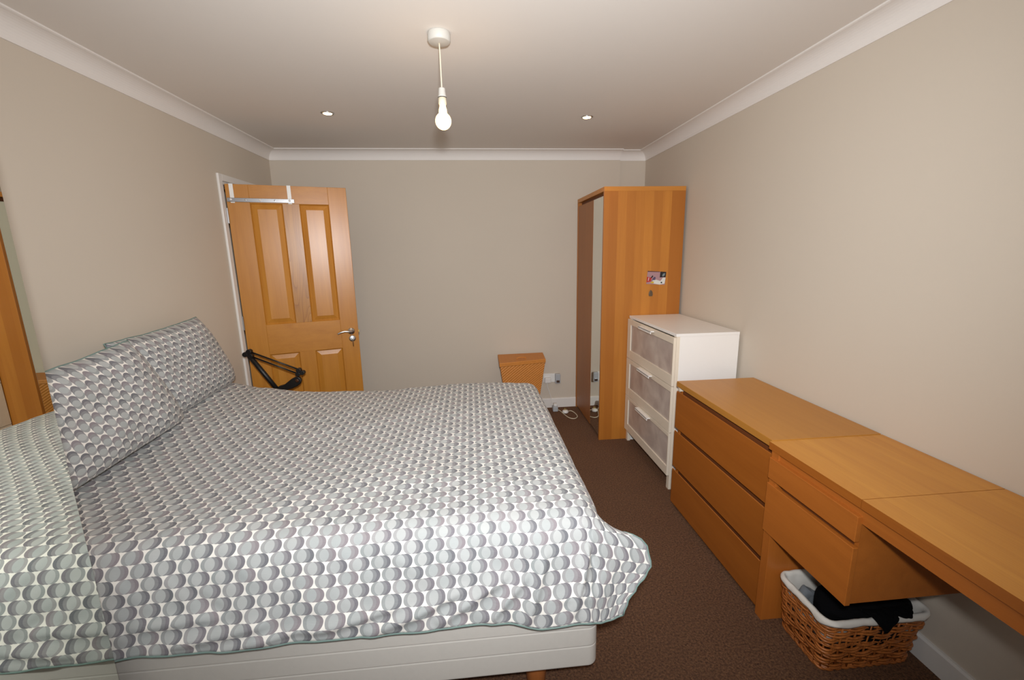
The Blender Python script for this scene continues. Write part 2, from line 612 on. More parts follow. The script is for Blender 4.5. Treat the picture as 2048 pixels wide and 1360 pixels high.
dpart('stile', boxes((0, PU[0][0], 0, DTH, 0.008, DTOP)), M_door, bevel=0.002)
dpart('stile', boxes((PU[1][1], DWID, 0, DTH, 0.008, DTOP)), M_door, bevel=0.002)
dpart('rail', boxes((PU[0][0], PU[1][1], 0, DTH, PZ[1][1], DTOP)), M_door_h, bevel=0.001)
dpart('rail', boxes((PU[0][0], PU[1][1], 0, DTH, PZ[0][1], PZ[1][0])), M_door_h, bevel=0.001)
dpart('rail', boxes((PU[0][0], PU[1][1], 0, DTH, 0.008, PZ[0][0])), M_door_h, bevel=0.001)
dpart('mullion', boxes((PU[0][1], PU[1][0], 0, DTH, PZ[1][0], PZ[1][1])), M_door_sw, bevel=0.001)
dpart('mullion', boxes((PU[0][1], PU[1][0], 0, DTH, PZ[0][0], PZ[0][1])), M_door, bevel=0.001)
for (u0, u1) in PU:
    for (z0, z1) in PZ:
        bm = B()
        g = 0.009      # groove depth
        r = 0.030      # slope width
        lv = [(0.0, 0.0, 0.001), (0.006, 0.0, 0.010), (0.009, 0.0, 0.012), (0.009 + r, 0.0, 0.003), (0.010 + r, 0.0, 0.002)]
        rings = []
        for ins, _, dep in lv:
            rings.append([bm.verts.new(p) for p in ((u0 + ins, dep, z0 + ins), (u1 - ins, dep, z0 + ins), (u1 - ins, dep, z1 - ins), (u0 + ins, dep, z1 - ins))])
        for a, b in zip(rings, rings[1:]):
            for k in range(4):
                bm.faces.new((a[k], a[(k + 1) % 4], b[(k + 1) % 4], b[k]))
        bm.faces.new(rings[-1])
        back = [bm.verts.new(p) for p in ((u0, DTH - 0.004, z0), (u1, DTH - 0.004, z0), (u1, DTH - 0.004, z1), (u0, DTH - 0.004, z1))]
        for k in range(4):
            bm.faces.new((rings[0][(k + 1) % 4], rings[0][k], back[k], back[(k + 1) % 4]))
        bm.faces.new(back[::-1])
        dpart('raised_panel', bm, M_door)
# lever handle
bm = B(); lathe(bm, [(0, 0), (0.026, 0), (0.026, -0.006), (0.020, -0.010), (0.011, -0.012), (0.009, -0.040), (0, -0.042)], (0.712, 0, 0.93), 'y')
h = dpart('door_handle', bm, M_chrome, smooth=True)
bm = B()
pth = smooth_path([(0.714, -0.038, 0.930), (0.695, -0.044, 0.933), (0.665, -0.045, 0.937), (0.635, -0.045, 0.932), (0.612, -0.043, 0.921)], 6)
tube(bm, pth, [0.009 - 0.0025 * i / len(pth) for i in range(len(pth))], 12)
o = obj('lever', DM(bm), M_chrome, h, smooth=True)
bm = B(); lathe(bm, [(0, 0), (0.025, 0), (0.025, -0.006), (0.021, -0.009), (0.012, -0.010), (0.0, -0.010)], (0.716, 0, 0.872), 'y')
e = dpart('escutcheon', bm, M_chrome, smooth=True)
bm = B(); box(bm, 0.7135, 0.7185, -0.028, -0.008, 0.868, 0.876); tube(bm, [(0.716, -0.026, 0.870), (0.717, -0.027, 0.845), (0.718, -0.020, 0.812)], 0.003, 8)
obj('key', DM(bm), M_steel, e)
dpart('latch', boxes((DWID - .001, DWID + 0.009, 0.010, 0.026, 0.915, 0.935)), M_brass, bevel=0.002)
for z in (1.74, 1.0, 0.25):
    bm = B(); box(bm, -0.006, 0.0, -0.004, 0.030, z, z + 0.10); lathe(bm, [(0, 0), (0.006, 0), (0.006, 0.1), (0, 0.1)], (-0.003, -0.004, z), 'z', 12)
    dpart('hinge', bm, M_steel)

# over-door hook rail
hk = thing('over_door_hook_rail', 'steel hook rail hanging over the top of the oak door', 'hook rail', tuple(Vector((HX, HY, 0)) + ea * 0.21 + Vector((0, 0, 1.89))))
for u in (0.036, 0.386):
    bm = boxes((u - 0.012, u + 0.012, -0.004, -0.0015, 1.875, DTOP + 0.003), (u - 0.012, u + 0.012, -0.004, DTH + 0.004, DTOP + 0.0005, DTOP + 0.0035), (u - 0.012, u + 0.012, DTH + 0.0015, DTH + 0.004, 1.96, DTOP + 0.0035))
    obj('strap', DM(bm), M_wplast, hk)
bm = B(); box(bm, 0.004, 0.414, -0.010, -0.004, 1.881, 1.908)
obj('bar', DM(bm), M_steel, hk, bevel=0.002)
for u in (0.030, 0.115, 0.203, 0.292, 0.385):
    bm = B(); big = u in (0.203, 0.385, 0.030)
    lathe(bm, [(0, 0), (0.003, 0), (0.003, -0.010), (0.0075 if big else 0.004, -0.013), (0.0075 if big else 0.004, -0.018), (0, -0.021)], (u, -0.010, 1.895), 'y', 16)
    obj('peg', DM(bm), M_wplast if big else M_steel, hk, smooth=True)

# ------------------------------------------------------------------ ceiling fittings
RX, RY = 1.556, 1.976
pend = thing('pendant_bulb_light', 'bare glowing bulb hanging on a cream flex from the white ceiling rose', 'pendant light', (RX, RY, H))
bm = B(); lathe(bm, [(0, 0), (0.044, 0), (0.046, -0.006), (0.046, -0.028), (0.042, -0.034), (0.010, -0.037), (0, -0.037)], (RX, RY, H), 'z', 40)
obj('ceiling_rose', bm, M_rose, pend, smooth=True, bevel=0.001)
bm = B(); tube(bm, smooth_path([(RX, RY, H - .035), (RX + .001, RY, 2.28), (RX + .002, RY, 2.17)], 4), 0.0028, 10)
obj('flex', bm, M_cable, pend, smooth=True)
px = RX + .002
bm = B(); lathe(bm, [(0, 2.180), (0.010, 2.180), (0.0135, 2.177), (0.016, 2.150), (0.0175, 2.147), (0.0175, 2.1445), (0, 2.1445)], (px, RY, 0), 'z', 28)
lh = obj('lamp_holder', bm, M_rose, pend, smooth=True, bevel=0.0006)
bm = B(); lathe(bm, [(0, 2.1440), (0.0175, 2.1440), (0.0175, 2.1425), (0, 2.1425)], (px, RY, 0), 'z', 28)
obj('ring', bm, M_black, lh)
bm = B(); lathe(bm, [(0, 2.142), (0.0165, 2.142), (0.0165, 2.118), (0.015, 2.116), (0, 2.116)], (px, RY, 0), 'z', 28)
obj('skirt', bm, M_cable, lh, smooth=True)
prof = [(0.012, 2.122), (0.013, 2.108), (0.016, 2.098)]
for k in range(0, 17):
    a = radians(58) - k / 16 * radians(148)
    prof.append((max(0.0, 0.033 * cos(a)), 2.053 + 0.034 * sin(a)))
prof[-1] = (0.0, 2.019)
bm = B(); lathe(bm, [(0, 2.122)] + prof, (px, RY, 0), 'z', 36)
bulb = obj('bulb', bm, M_bulb, pend, smooth=True)
light('pendant_bulb_glow', 'POINT', (px, RY, 2.053), 2.6, (1.0, 0.68, 0.40), shadow_soft_size=0.04)
bulb.visible_shadow = True

for i, (x, y) in enumerate(((0.798, 3.027), (2.453, 3.062))):
    r = thing('recessed_downlight', ('small lit downlight in the ceiling above the oak door' if i == 0 else 'small lit downlight in the ceiling near the wardrobe'),
              'downlight', (x, y, H), 'recessed downlights in the ceiling')
    bm = B(); seg = 36
    pr = [(0.041, 0.0), (0.041, -0.003), (0.036, -0.005), (0.027, -0.0045), (0.026, 0.0)]
    lathe(bm, pr, (x, y, H), 'z', seg)
    bm.faces.ensure_lookup_table()
    obj('bezel', bm, M_chrome, r, smooth=True)
    bm = B(); lathe(bm, [(0, -0.0052), (0.026, -0.0052), (0.026, -0.0005), (0, -0.0005)], (x, y, H), 'z', seg)
    obj('lens', bm, M_down, r)
    s = light('downlight_beam', 'SPOT', (x, y, H - 0.012), 7.0, (1.0, 0.70, 0.42), shadow_soft_size=0.025, spot_size=radians(110), spot_blend=0.9)

# ------------------------------------------------------------------ mirrored wardrobe on the left
MX, MY1 = 0.608, 1.128
mw = thing('mirrored_wardrobe', 'tall wardrobe with full mirror front between bed and left wall, reflecting the bed', 'wardrobe', (0.30, 0.12, 0))
obj('carcass', boxes((0.004, MX - 0.024, -0.88, MY1 - 0.002, 0, 2.01)), M_white, mw, bevel=0.002)
obj('mirror_door', boxes((MX - 0.022, MX, 0.13, MY1, 0.02, 2.005)), [M_mirror], mw, bevel=0.0025, seg=1)
obj('mirror_door', boxes((MX - 0.022, MX, -0.88, 0.126, 0.02, 2.005)), [M_mirror], mw, bevel=0.0025, seg=1)

# ------------------------------------------------------------------ bed
BX0, BX1, BY0, BY1 = 0.03, 2.03, 1.195, 2.795
bed = thing('bed_base', 'cream upholstered double bed base on short wooden legs', 'bed', (1.0, 2.0, 0))
bm = B()
# side profile with two shallow seams, swept round a rounded rectangle
def rrect(x0, x1, y0, y1, r, n=6):
    pts = []
    for cx_, cy_, a0 in ((x1 - r, y0 + r, -90), (x1 - r, y1 - r, 0), (x0 + r, y1 - r, 90), (x0 + r, y0 + r, 180)):
        for k in range(n + 1):
            a = radians(a0 + 90 * k / n)
            pts.append((cx_ + r * cos(a), cy_ + r * sin(a)))
    return pts
levels = [(0.012, 0.130), (0.0, 0.142), (0.0, 0.146), (0.0, 0.2135), (0.0, 0.216), (0.0025, 0.2185), (0.0, 0.221), (0.0, 0.2235), (0.0, 0.2835), (0.0, 0.286), (0.0025, 0.2885), (0.0, 0.291), (0.0, 0.2935), (0.0, 0.39), (0.0, 0.395), (0.012, 0.408)]
rings = []
for ins, z in levels:
    rings.append([bm.verts.new((x, y, z)) for x, y in rrect(BX0 + ins, BX1 - ins, BY0 + ins, BY1 - ins, 0.035)])
for a, b in zip(rings, rings[1:]):
    n = len(a)
    for k in range(n):
        bm.faces.new((a[k], a[(k + 1) % n], b[(k + 1) % n], b[k]))
bm.faces.new(rings[0][::-1]); bm.faces.new(rings[-1])
obj('base', bm, M_ticking, bed, smooth=True)
for x, y in ((0.25, 1.29), (1.83, 1.29), (0.25, 2.70), (1.83, 2.70)):
    bm = B()
    lathe(bm, [(0, 0), (0.034, 0), (0.042, 0.131), (0, 0.131)], (x, y, 0), 'z', 24)
    obj('leg', bm, M_wbeech, bed, smooth=True, bevel=0.002)
bm = B()
rings = []
for ins, z in ((0.02, 0.409), (0.0, 0.425), (0.0, 0.535), (0.02, 0.55)):
    rings.append([bm.verts.new((x, y, z)) for x, y in rrect(BX0 + 0.01 + ins, BX1 - 0.04 - ins, BY0 + 0.10 + ins, BY1 - 0.03 - ins, 0.08)])
for a, b in zip(rings, rings[1:]):
    n = len(a)
    for k in range(n):
        bm.faces.new((a[k], a[(k + 1) % n], b[(k + 1) % n], b[k]))
bm.faces.new(rings[0][::-1]); bm.faces.new(rings[-1])
tag(obj('mattress', bm, M_ticking, smooth=True, loc=(1.0, 2.0, 0.41)), 'cream mattress on the bed base, almost hidden under the duvet', 'mattress')


def lerp(a, b, t):
    return a + (b - a) * t


def sstep(a, b, x):
    t = max(0.0, min(1.0, (x - a) / (b - a)))
    return t * t * (3 - 2 * t)


def interp(tab, x):
    if x <= tab[0][0]:
        return tab[0][1]
    for (a, va), (b, vb) in zip(tab, tab[1:]):
        if x <= b:
            t = (x - a) / (b - a)
            t = t * t * (3 - 2 * t)
            return va + (vb - va) * t
    return tab[-1][1]


# cross-section over the bed: path length from the crown's near shoulder; (y, z) run from far hem to near hem
SEC = smooth_path([(2.865, 0.40, 0), (2.87, 0.50, 0), (2.850, 0.60, 0), (2.78, 0.650, 0), (2.65, 0.662, 0), (2.3, 0.668, 0), (2.0, 0.668, 0), (1.7, 0.667, 0),
                   (1.5, 0.667, 0), (1.38, 0.666, 0), (1.315, 0.661, 0), (1.268, 0.638, 0), (1.238, 0.590, 0), (1.208, 0.510, 0), (1.182, 0.435, 0), (1.163, 0.370, 0)], 10)
acc = [0.0]
for p, q in zip(SEC, SEC[1:]):
    acc.append(acc[-1] + (q - p).length)
LEN = acc[-1]


def sec(s):
    s = max(0.0, min(LEN, s))
    lo = 0
    hi = len(acc) - 1
    while hi - lo > 1:
        m = (lo + hi) // 2
        if acc[m] <= s: lo = m
        else: hi = m
    t = (s - acc[lo]) / max(1e-9, acc[hi] - acc[lo])
    return SEC[lo].lerp(SEC[hi], t)


FARZ = [(0.10, 0.075), (0.30, 0.055), (0.55, 0.018), (0.80, 0.0), (1.1, 0.0), (1.42, 0.016), (1.75, 0.012), (2.0, 0.0)]
AL = 2.26     # cloth length, head to foot
NA, NB = 300, 240


def N(x, y, z=0.0):
    return noise.noise(Vector((x, y, z)))


FOLDS = [  # folds near the hem: (a0,s0,a1,s1,width,height) s measured up from the near hem
    (1.10, 0.02, 1.42, 0.09, 0.016, 0.014), (1.28, 0.00, 1.62, 0.12, 0.018, 0.016), (1.50, 0.01, 1.74, 0.15, 0.016, 0.015),
    (1.66, 0.0, 1.80, 0.16, 0.014, 0.014), (1.78, 0.0, 1.86, 0.22, 0.014, 0.015), (1.93, 0.02, 2.02, 0.26, 0.012, 0.016),
    (0.70, 0.02, 1.02, 0.07, 0.016, 0.012), (0.60, 0.08, 0.90, 0.10, 0.015, 0.010), (2.04, 0.05, 2.00, 0.28, 0.010, -0.012), (0.85, 0.0, 1.2, 0.05, 0.013, 0.010)]


def duvet_point(a, s):
    """a along the bed (0 head .. AL foot), s across (0 far hem .. LEN near hem)"""
    p = sec(s)
    y, z = p.x, p.y
    near = sstep(LEN - 0.46, LEN - 0.20, s)      # 0 on top, 1 on the near hanging side
    far = 1 - sstep(0.0, 0.5, s)
    x = a
    # raised far edge by the head, gentle undulation
    if z > 0.5:
        z += interp(FARZ, a) * (1 - sstep(0.15, 1.6, s)) * sstep(0.0, 0.25, s)
        z += 0.03 * sstep(0.35, 0.0, a) * (1 - near)
    # foot: top folds down, near side runs on past the end as a flap
    aF = 1.985
    over = max(0.0, a - aF)
    R_ = 0.085
    th = min(over / R_, 1.36)
    xf = aF + R_ * sin(th) + max(0.0, over - R_ * 1.36) * cos(1.36)
    zf = -(R_ * (1 - cos(th)) + max(0.0, over - R_ * 1.36) * sin(1.36))
    end = interp([(0.0, 2.105), (0.05, 2.125), (0.10, 2.16), (0.16, 2.20), (0.20, 2.222), (0.24, 2.215), (0.31, 2.15), (0.38, 2.10), (0.46, 2.09)], LEN - s)
    kk = (end - aF) / (AL - aF)
    xn = aF + over * kk
    zn = -0.35 * over * (0.3 + 0.7 * sstep(0.34, 0.18, LEN - s)) * sstep(0.0, 0.25, LEN - s)
    w = sstep(LEN - 0.44, LEN - 0.24, s)
    if over > 0:
        x = lerp(xf, xn, w)
        z += lerp(zf, zn, w)
        y += 0.10 * over * w
    # hem height along the near side
    hem = interp([(0.5, -0.012), (0.65, 0.006), (0.9, 0.000), (1.15, 0.004), (1.45, 0.000), (1.62, 0.008), (1.72, 0.002), (1.84, -0.030), (1.95, -0.024), (2.1, -0.040), (2.26, -0.03)], a)
    z += hem * near * (1 - sstep(0.0, 0.25, LEN - s) * 0.8) + 0.006 * N(a * 9, 3.3) * near
    # surface relief
    topw = 1 - near
    rel = 0.010 * N(a * 2.1, s * 2.1, 1.0) + 0.006 * N(a * 5.0 + s * 1.5, s * 4.0, 2.0) + 0.003 * N(a * 11 + s * 6, s * 9, 4.0)
    rel += 0.0022 * N(a * 26 + s * 10, s * 16, 6.0)
    z += rel * topw * 1.0
    side = 0.014 * N(a * 5.0, s * 3.0, 8.0) + 0.008 * N(a * 9 - s * 8, s * 8, 9.0) + 0.004 * N(a * 20 - s * 22, s * 9, 3.0)
    f = 0.0
    su = LEN - s
    for a0, s0, a1, s1, wd, hh in FOLDS:
        dx, dy = a1 - a0, s1 - s0
        L2 = dx * dx + dy * dy
        t = ((a - a0) * dx + (su - s0) * dy) / L2
        if -0.25 < t < 1.25:
            tt = max(0, min(1, t))
            d = math.hypot(a - a0 - dx * tt, su - s0 - dy * tt)
            f += 1.5 * hh * math.exp(-(d / wd) ** 2) * (1 - abs(2 * tt - 1) ** 4)
    off = (side + f) * near
    y -= off * 0.8 + 0.004 * near
    z += off * 0.25
    # puffed shoulder
    if near > 0.5:
        y = lerp(min(y, 1.176 + max(0.0, z - 0.42) * 0.6), y, sstep(1.98, 2.14, a))
    y = min(y, 2.885)
    if y < 1.142 and a < 0.70:
        y = 1.142
    return Vector((x, y, z))


bm = B()
uvl = bm.loops.layers.uv.new('UVMap')
grid = []
cu = {}
for i in range(NA + 1):
    a = 0.05 + (AL - 0.05) * i / NA
    row = []
    for j in range(NB + 1):
        s = LEN * j / NB
        v = bm.verts.new(duvet_point(a, s))
        # the print lies a little askew on the bed
        cu[v] = (a, -s + (0.20 * (1 - sstep(0.7, 1.85, s)) - 0.03) * (1 - math.exp(-a)))
        row.append(v)
    grid.append(row)
for i in range(NA):
    for j in range(NB):
        f = bm.faces.new((grid[i][j], grid[i][j + 1], grid[i + 1][j + 1], grid[i + 1][j]))
        for l in f.loops:
            l[uvl].uv = cu[l.vert]
hempts = [grid[i][NB].co.copy() for i in range(0, NA + 1, 2)] + [grid[NA][j].co.copy() for j in range(NB, 0, -2)]
duv = obj('duvet', bm, M_fabric, smooth=True, loc=(1.0, 2.0, 0.6), recalc=False)
sm = duv.modifiers.new('thick', 'SOLIDIFY'); sm.thickness = 0.012; sm.offset = -1.0 
tag(duv, 'double duvet printed with rows of grey overlapping discs, spread over the bed', 'duvet')
bm = B(); tube(bm, hempts, 0.003, 6)
obj('piping', bm, M_piping, duv, smooth=True)


# ------------------------------------------------------------------ pillows
def pillow(corners, xmid, thick, label, seed, uoff, sagx=0.0, conv=0.0):
    """corners (y,z): top-left, top-right, bottom-right, bottom-left seen from the bed's foot"""
    TLc, TRc, BRc, BLc = [Vector((c[0], c[1])) for c in corners]
    nu, nv = 70, 50
    bm = B(); uvl = bm.loops.layers.uv.new('UVMap')
    cyy = sum(c[0] for c in corners) / 4
    czz = min(c[1] for c in corners)
    uvs = {}
    def P(i, j, side):
        u, v = i / nu, j / nv       # u left->right, v bottom->top
        a, b = 2 * u - 1, 2 * v - 1
        # pull the edges in between the corners a little
        pu = u + 0.018 * (1 - b * b) * (-a) * abs(a)
        pv = v + 0.022 * (1 - a * a) * (-b) * abs(b)
        if a > 0:
            pu += conv * (1 - b * b) * a * a
        bot = BLc.lerp(BRc, pu); top = TLc.lerp(TRc, pu)
        q = bot.lerp(top, pv)
        prof = (max(0.0, 1 - a ** 4) * max(0.0, 1 - b ** 4)) ** 0.5
        bulge = thick * prof * (1 - 0.25 * v)
        wr = (0.008 * N(u * 4, v * 4, seed) + 0.004 * N(u * 10, v * 6, seed + 3)) * prof
        x = xmid + sagx * (1 - v) + (bulge + wr if side > 0 else -bulge * 0.55)
        edge = 0.006 * N(u * 7, v * 7, seed + 9) * (1 - prof)
        return Vector((x + edge, q.x, q.y + edge * 0.8)), ((u - 0.5) * 0.88 + uoff, v * 0.5)
    grids = []
    for side in (1, -1):
        g = []
        for i in range(nu + 1):
            row = []
            for j in range(nv + 1):
                if side < 0 and (i in (0, nu) or j in (0, nv)):
                    row.append(grids[0][i][j]); continue
                p, uv = P(i, j, side)
                v = bm.verts.new(p); uvs[v] = uv
                row.append(v)
            g.append(row)
        grids.append(g)
        for i in range(nu):
            for j in range(nv):
                f = bm.faces.new((g[i][j], g[i + 1][j], g[i + 1][j + 1], g[i][j + 1]))
                for l in f.loops:
                    l[uvl].uv = uvs[l.vert]
    g = grids[0]
    rim = [g[i][0].co.copy() for i in range(nu)] + [g[nu][j].co.copy() for j in range(nv)] + [g[i][nv].co.copy() for i in range(nu, 0, -1)] + [g[0][j].co.copy() for j in range(nv, -1, -1)]
    o = obj('pillow', bm, M_pfabric, smooth=True, loc=(xmid, cyy, czz))
    tag(o, label, 'pillow', 'pillows leaning on the left wall')
    bm = B(); tube(bm, rim, 0.003, 6, cap=False)
    obj('piping', bm, M_piping, o, smooth=True)
    return o


pillow([(1.96, 1.163), (2.60, 1.185), (2.875, 0.725), (2.17, 0.700)], 0.088, 0.105, 'oval-print pillow against the left wall, the one nearer the oak door', 5.0, 0.13, conv=0.055)
pillow([(1.30, 1.125), (1.985, 1.172), (2.225, 0.715), (1.42, 0.690)], 0.165, 0.100, 'oval-print pillow at the mirror, overlapping the other pillow', 15.0, 0.0, 0.01, conv=0.03)

# ------------------------------------------------------------------ oak wardrobe in the far right corner
X0, X1, Y0, Y1, HT = 2.634, 3.2514, 3.2302, 4.035, 1.965
wd = thing('oak_wardrobe', 'tall oak wardrobe with one mirror door in the far right corner', 'wardrobe', ((X0 + X1) / 2, (Y0 + Y1) / 2, 0))
obj('side_panel', boxes((X0, X1, Y0, Y0 + .02, 0, HT - .032)), M_ward, wd, bevel=0.001)
obj('side_panel', boxes((X0, X1, Y1 - .02, Y1, 0, HT - .032)), M_ward, wd, bevel=0.001)
obj('top_panel', boxes((X0, X1, Y0, Y1, HT - .032, HT)), wood('oak_veneer_wardrobe_top', (206, 140, 60), (172, 104, 40), 'x', 0.4), wd, bevel=0.001)
obj('back_panel', boxes((X1 - .008, X1, Y0 + .02, Y1 - .02, .04, HT - .032)), M_wardf, wd)
obj('door_gap_shade', boxes((X0 + .035, X0 + .05, Y0 + .02, Y1 - .02, 0.0, HT - .032)), M_gap, wd)  # thin board behind the doors, coloured as the shadow in their gaps
obj('door', boxes((X0 + .004, X0 + .024, 3.522, Y1 - .002, .022, HT - .062)), M_wardf, wd, bevel=0.001)
md = obj('mirror_door', boxes((X0 + .004, X0 + .024, Y0 + .022, 3.518, .03, HT - .062)), M_mirror2, wd, bevel=0.0015)
obj('edge_strip', boxes((X0 + .002, X0 + .026, Y0 + .020, Y0 + .0235, .03, HT - .062)), M_chrome, md)
obj('plinth', boxes((X0 + .05, X0 + .066, Y0 + .02, Y1 - .02, 0, .04)), M_gap, wd)

# snapshot and plectrum-shaped magnet on its side
yy = Y0 - 0.0015
def flat_quad(bm, pts, y, d, mat=0):
    a = [bm.verts.new((x, y, z)) for x, z in pts]
    b = [bm.verts.new((x, y - d, z)) for x, z in pts]
    n = len(pts)
    fs = [bm.faces.new(a), bm.faces.new(b[::-1])]
    for k in range(n):
        fs.append(bm.faces.new((a[k], b[k], b[(k + 1) % n], a[(k + 1) % n])))
    for f in fs:
        f.material_index = mat
bm = B()
PC = [(2.985, 1.353), (3.131, 1.342), (3.123, 1.244), (2.977, 1.255)]
def pq(u, v):
    t = (PC[0][0] + (PC[1][0] - PC[0][0]) * u, PC[0][1] + (PC[1][1] - PC[0][1]) * u)
    b = (PC[3][0] + (PC[2][0] - PC[3][0]) * u, PC[3][1] + (PC[2][1] - PC[3][1]) * u)
    return (b[0] + (t[0] - b[0]) * v, b[1] + (t[1] - b[1]) * v)
flat_quad(bm, PC, yy, 0.0008, 0)
def patch(uvp, mat, k):
    flat_quad(bm, [pq(*p) for p in uvp], yy - 0.0008 - 0.0001 * k, 0.0001, mat)
patch([(.0, .93), (.66, .96), (.66, 1.0), (0, 1.0)], 1, 0)
patch([(.68, .55), (1, .6), (1, 1), (.68, 1)], 2, 1)
patch([(.84, .62), (.93, .72), (.95, .9), (.84, .86), (.80, .72)], 3, 2)
patch([(0, .12), (.24, .2), (.26, .5), (0, .55)], 4, 3)
patch([(.2, .5), (.26, .45), (.33, .62), (.28, .68)], 2, 4)
patch([(.28, .25), (.45, .33), (.46, .55), (.38, .58), (.3, .42)], 5, 5)
patch([(.3, .3), (.4, .06), (.72, .0), (.98, .1), (1.0, .55), (.85, .55), (.74, .28), (.52, .36)], 6, 6)
patch([(.18, .1), (.36, .06), (.42, .2), (.3, .22)], 7, 7)
patch([(.76, .13), (.84, .10), (.84, .22), (.77, .22)], 2, 8)
patch([(.07, .25), (.10, .25), (.11, .5), (.08, .5)], 6, 9)
pm = [plain('photo_mauve', (168, 132, 138), 0.25), plain('photo_plum', (84, 52, 56), 0.25), plain('photo_dark', (36, 34, 38), 0.25), plain('photo_slate', (120, 132, 134), 0.25),
      plain('photo_red', (178, 52, 54), 0.25), plain('photo_violet', (88, 78, 106), 0.25), plain('photo_white', (214, 214, 208), 0.25), plain('photo_yellow', (202, 170, 60), 0.25)]
tag(obj('snapshot_photo', bm, pm, loc=(3.054, yy, 1.30)), 'small colour snapshot stuck on the side of the oak wardrobe', 'photo')
bm = B()
flat_quad(bm, [(3.010, 1.206), (3.019, 1.206), (3.028, 1.192), (3.031, 1.172), (3.027, 1.160), (3.004, 1.160), (2.999, 1.172), (3.002, 1.192)], yy + .001, 0.006)
tag(obj('magnet', bm, plain('dark_bronze', (92, 76, 58), 0.4), loc=(3.015, yy, 1.18), bevel=0.002), 'small dark pear-shaped magnet beneath the snapshot on the wardrobe side', 'magnet')

# ------------------------------------------------------------------ white three-drawer chest
X0, X1, Y0, Y1, HT = 2.8574, 3.252, 2.4445, 3.2250, 1.0165
wc = thing('white_drawer_chest', 'white chest of three frosted-glass drawers between wardrobe and oak chest', 'chest of drawers', ((X0 + X1) / 2, (Y0 + Y1) / 2, 0))
obj('top_panel', boxes((X0 - .004, X1, Y0 - .002, Y1, HT - .018, HT)), M_white, wc, bevel=0.0015)
obj('side_panel', boxes((X0 + .022, X1, Y0, Y0 + .018, .0, HT - .018)), M_white, wc, bevel=0.001)
obj('side_panel', boxes((X0 + .022, X1, Y1 - .018, Y1, .0, HT - .018)), M_white, wc, bevel=0.001)
obj('back_panel', boxes((X1 - .008, X1 - .002, Y0 + .018, Y1 - .018, .08, HT - .018)), M_white, wc)
for y0, y1 in ((Y0 + .001, Y0 + .035), (Y1 - .035, Y1 - .001)):
    obj('leg', boxes((X0 + .001, X0 + .024, y0, y1, 0, HT - .0185)), M_cream, wc, bevel=0.001)
obj('bottom_rail', boxes((X0 + .004, X0 + .022, Y0 + .035, Y1 - .035, .095, .112)), M_cream, wc)
for (z0, z1, g0, g1) in ((0.690, 0.992, 0.756, 0.953), (0.388, 0.686, 0.455, 0.652), (0.098, 0.384, 0.158, 0.360)):
    bm = boxes((X0 - .016, X0, Y0 + .002, 2.456, z0, z1), (X0 - .016, X0, 3.160, Y1 - .002, z0, z1),
               (X0 - .016, X0, 2.456, 3.160, g1, z1), (X0 - .016, X0, 2.456, 3.160, z0, g0))
    # slight widening of the outer stiles
    dr = obj('drawer', bm, M_cream, wc, bevel=0.0012)
    obj('glass_panel', boxes((X0 - .008, X0 - .003, 2.452, 3.164, g0 - .004, g1 + .004)), M_frost, dr)
    zh = z1 - 0.012
    bm = boxes((X0 - .042, X0 - .016, 2.735, 2.95, zh - .006, zh + .002), (X0 - .042, X0 - .036, 2.735, 2.95, zh - .018, zh))
    obj('handle', bm, M_white, dr, bevel=0.0012)
    obj('drawer_box', boxes((X0 + .0005, X1 - .03, Y0 + .036, Y1 - .036, z0 + .02, z1 - .06)), M_white, dr)

# ------------------------------------------------------------------ oak three-drawer chest
X0, X1, Y0, Y1, HT = 2.8015, 3.262, 1.4905, 2.2950, 0.7728
oc = thing('oak_drawer_chest', 'low oak chest of three wide drawers in front of the white chest', 'chest of drawers', ((X0 + X1) / 2, (Y0 + Y1) / 2, 0))
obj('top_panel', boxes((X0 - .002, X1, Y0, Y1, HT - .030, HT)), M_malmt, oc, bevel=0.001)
obj('side_panel', boxes((X0 + .022, X1, Y0, Y0 + .016, 0, HT - .030)), M_malmf, oc)
obj('side_panel', boxes((X0 + .022, X1, Y1 - .016, Y1, 0, HT - .030)), M_malmf, oc)
obj('back_panel', boxes((X1 - .008, X1 - .001, Y0 + .016, Y1 - .016, .03, HT - .030)), M_malmf, oc)
obj('gap_shade_board', boxes((X0 + .03, X0 + .045, Y0 + .016, Y1 - .016, .03, HT - .030)), M_gap, oc)  # board in the painted shade colour, seen between the drawer fronts
obj('lit_panel_edge', boxes((X0 + .006, X0 + .03, Y1 - .026, Y1 - .006, HT - .055, HT - .036)), M_cream, oc, label='small pale block painting the lit edge of the side panel')  # pale block stands in for light catching the side panel edge
for z0, z1 in ((0.497, 0.713), (0.257, 0.473), (0.022, 0.233)):
    # front with a slanted finger-grip along its top edge
    bm = B()
    pr = [(X0, z0), (X0, z1), (X0 + .004, z1 + .002), (X0 + .020, z1 - .022), (X0 + .020, z0)]
    a = [bm.verts.new((x, Y0 + .001, z)) for x, z in pr]
    b = [bm.verts.new((x, Y1 - .001, z)) for x, z in pr]
    bm.faces.new(a); bm.faces.new(b[::-1])
    for k in range(5):
        bm.faces.new((a[k], b[k], b[(k + 1) % 5], a[(k + 1) % 5]))
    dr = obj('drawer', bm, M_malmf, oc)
    obj('drawer_box', boxes((X0 + .0455, X1 - .02, Y0 + .03, Y1 - .03, z0 + .02, z1 - .04)), M_white, dr)

